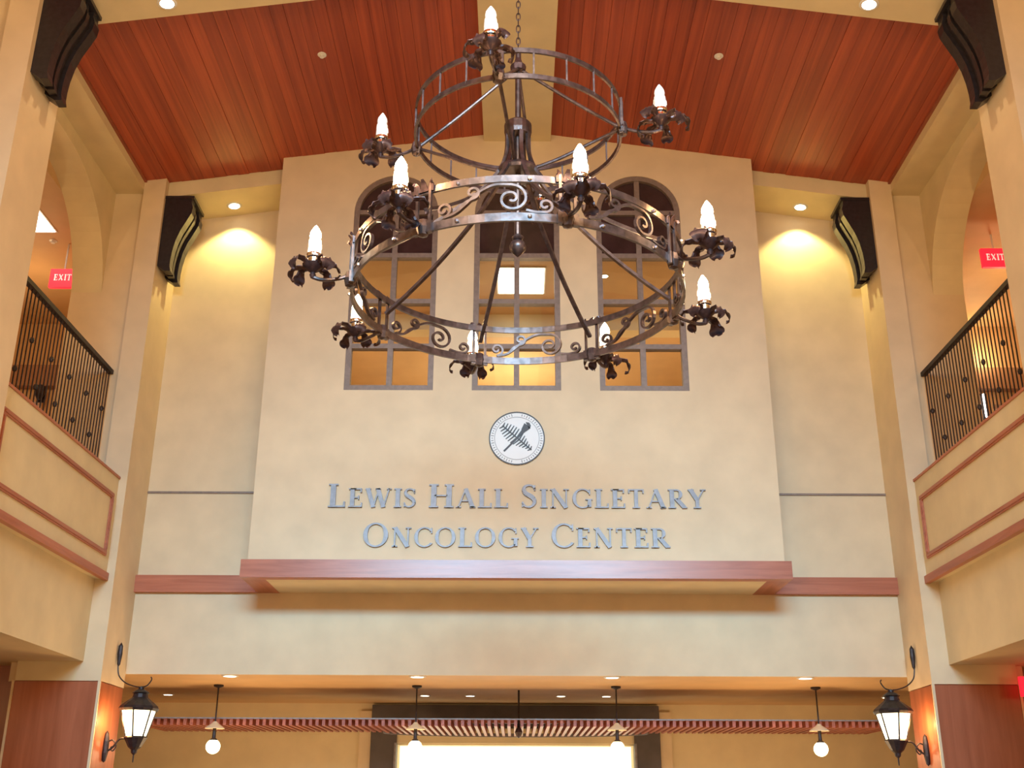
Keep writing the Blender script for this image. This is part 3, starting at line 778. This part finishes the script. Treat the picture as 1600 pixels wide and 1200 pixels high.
for a in UA:
    P = [az(a, RU, ZU0+.01), az(a, .40, E+4.44), az(a, .02, E+4.76)]
    MB().tube(spline(P, 6), .012, 8).build('stay_rod', IRON, ch)
    P = [az(a, RU, ZU0), az(a, .5, E+4.13), az(a, .28, E+4.03), az(a, .10, E+3.97)]
    MB().tube(spline(P, 6), .012, 8).build('brace', IRON, ch)
MB().lathe([(.02, 0), (.05, .01), (.055, .05), (.03, .08), (.012, .14)], (0, 0, E+4.74), 12).build('top_cap', LEAFM, ch)
m = MB(); z = E+4.95; k = 0
while z < 9.48:
    P = []
    for i in range(12):
        t = 2*PI*i/12; u, v = .014*math.cos(t), .032*math.sin(t)
        P.append((u, 0, z+v) if k % 2 else (0, u, z+v))
    m.tube(P, .004, 5, closed=True, up=Vector((0, 1, 0)) if k % 2 else Vector((1, 0, 0))); z += .052; k += 1
m.build('chain', IRON, ch)
MB().lathe([(.09, 0), (.09, -.02), (.03, -.05), (0, -.06)], (0, 0, 9.5)).build('ceiling_rose', IRON, ch)
# leaf mesh (one curled petal along +x)
def leaf(scale=1.0, seed=0):
    rnd = random.Random(seed); m = MB(); nL, nW = 12, 6
    path = [(0.02, -.008), (.055, .002), (.095, .014), (.135, .018), (.168, .004), (.182, -.024), (.172, -.050), (.152, -.058)]
    C = spline([(a, 0, b) for a, b in path], 3); L = len(C)-1
    top = []; 
    for i, p in enumerate(C):
        f = i/L; wd = .016+.014*math.sin(PI*min(1, f*1.02)) + .022*math.exp(-((f-.68)/.13)**2) + .005*math.sin(f*24)
        for j in range(nW+1):
            g_ = j/nW*2-1
            top.append((p.x, g_*wd, p.z + .012*abs(g_)**2*(1 if f < .5 else -1) + .004*math.sin(9*g_+i)))
    W = nW+1; vs = [(a*scale, b*scale, c*scale) for a, b, c in top]; vs += [(a, b, c-.004) for a, b, c in vs]
    n = len(top); fs = []
    for i in range(L):
        for j in range(nW):
            q = (i*W+j, i*W+j+1, (i+1)*W+j+1, (i+1)*W+j); fs.append(q); fs.append(tuple(x+n for x in reversed(q)))
    bd = [j for j in range(W)] + [i*W+nW for i in range(1, L+1)] + [L*W+j for j in range(nW-1, -1, -1)] + [i*W for i in range(L-1, 0, -1)]
    for i in range(len(bd)):
        a, b = bd[i], bd[(i+1) % len(bd)]; fs.append((b, a, a+n, b+n))
    return m.add(vs, fs)
protos = {}
def candle_holder(a, rr_, z, ringr, lit):
    c = az(a, rr_, z)
    h = MB().lathe([(0, -.085), (.012, -.08), (.02, -.06), (.014, -.045), (.035, -.03), (.062, -.008), (.068, .006), (.060, .006), (.03, -.004), (0, -.004)], n=14)
    h = h.build('candle_holder', LEAFM, ch, c, smooth=True)
    key = 'lit' if lit else 'off'
    if 'leaf' not in protos:
        protos['leaf'] = leaf(1.0, 1).build('leaf', LEAFM, h, smooth=True)
        first = protos['leaf']
    else: first = copy_of(protos['leaf'], h)
    rnd = random.Random(int(a*7+z*100))
    for i in range(6):
        o = first if i == 0 else copy_of(protos['leaf'], h)
        o.rotation_euler = (rnd.uniform(-.12, .12), rnd.uniform(-.15, .35), 2*PI*i/6+rnd.uniform(-.2, .2))
        sc = rnd.uniform(.85, 1.05); o.scale = (sc, sc*rnd.uniform(.8, 1.1), sc)
        o.location = (0, 0, rnd.uniform(-.012, .004))
    if key not in protos:
        s_ = MB().lathe([(.030, .0), (.034, .004), (.034, .05), (.046, .054), (.049, .066), (.046, .078), (.02, .08)], n=16).build('socket_ring', CHROME, h, smooth=True)
        m = MB(); pr = [(.038, .076), (.041, .10), (.0385, .125), (.040, .15), (.038, .175), (.024, .177), (.012, .174)]
        m.lathe(pr, n=16)
        for q in range(4):
            t = 1+q*1.7; m.lathe([(0, -.022), (.009, -.012), (.007, .02), (0, .03)], (.037*math.cos(t), .037*math.sin(t), .158-.012*q), 6)
        sl_ = m.build('candle_sleeve', SLEEVELIT if lit else IVORY, h, smooth=True)
        b_ = MB().lathe([(.014, .17), (.032, .182), (.036, .205), (.032, .228), (.020, .252), (.008, .272), (0, .28)], n=14).build('flame_bulb', BULB if lit else BULBOFF, h, smooth=True)
        protos[key] = (s_, sl_, b_)
    else:
        for p in protos[key]: copy_of(p, h)
    # arm from ring to the cup
    P = [az(a, ringr+.01, z-.03), az(a, ringr+(rr_-ringr)*.35, z-.065), az(a, ringr+(rr_-ringr)*.75, z-.085), az(a, rr_, z-.075)]
    MB().tube(spline(P, 5), .012, 7).build('arm', IRON, ch)
    if lit:
        point('candle_glow', Vector((0.005, CD, 0))+Vector(az(a, rr_-.02, z+.33)), 11.0, (1, .56, .24), .03)
for a in LA: candle_holder(a, 1.28, E+3.09, RL, True)
for a in UA: candle_holder(a, .95, E+4.25, RU, False)

# ------------------------------------------------------------------ wall behind the viewer with clerestory window
m = MB(); m.box(-9, 9, -5.2, -5.0, 0, 6.7); m.box(-9, 9, -5.2, -5.0, 8.7, 10); m.box(-9, -3.4, -5.2, -5.0, 6.7, 8.7); m.box(3.4, 9, -5.2, -5.0, 6.7, 8.7)
struct(m.build('wall_front', CREAM), 'cream entrance wall behind the viewer')
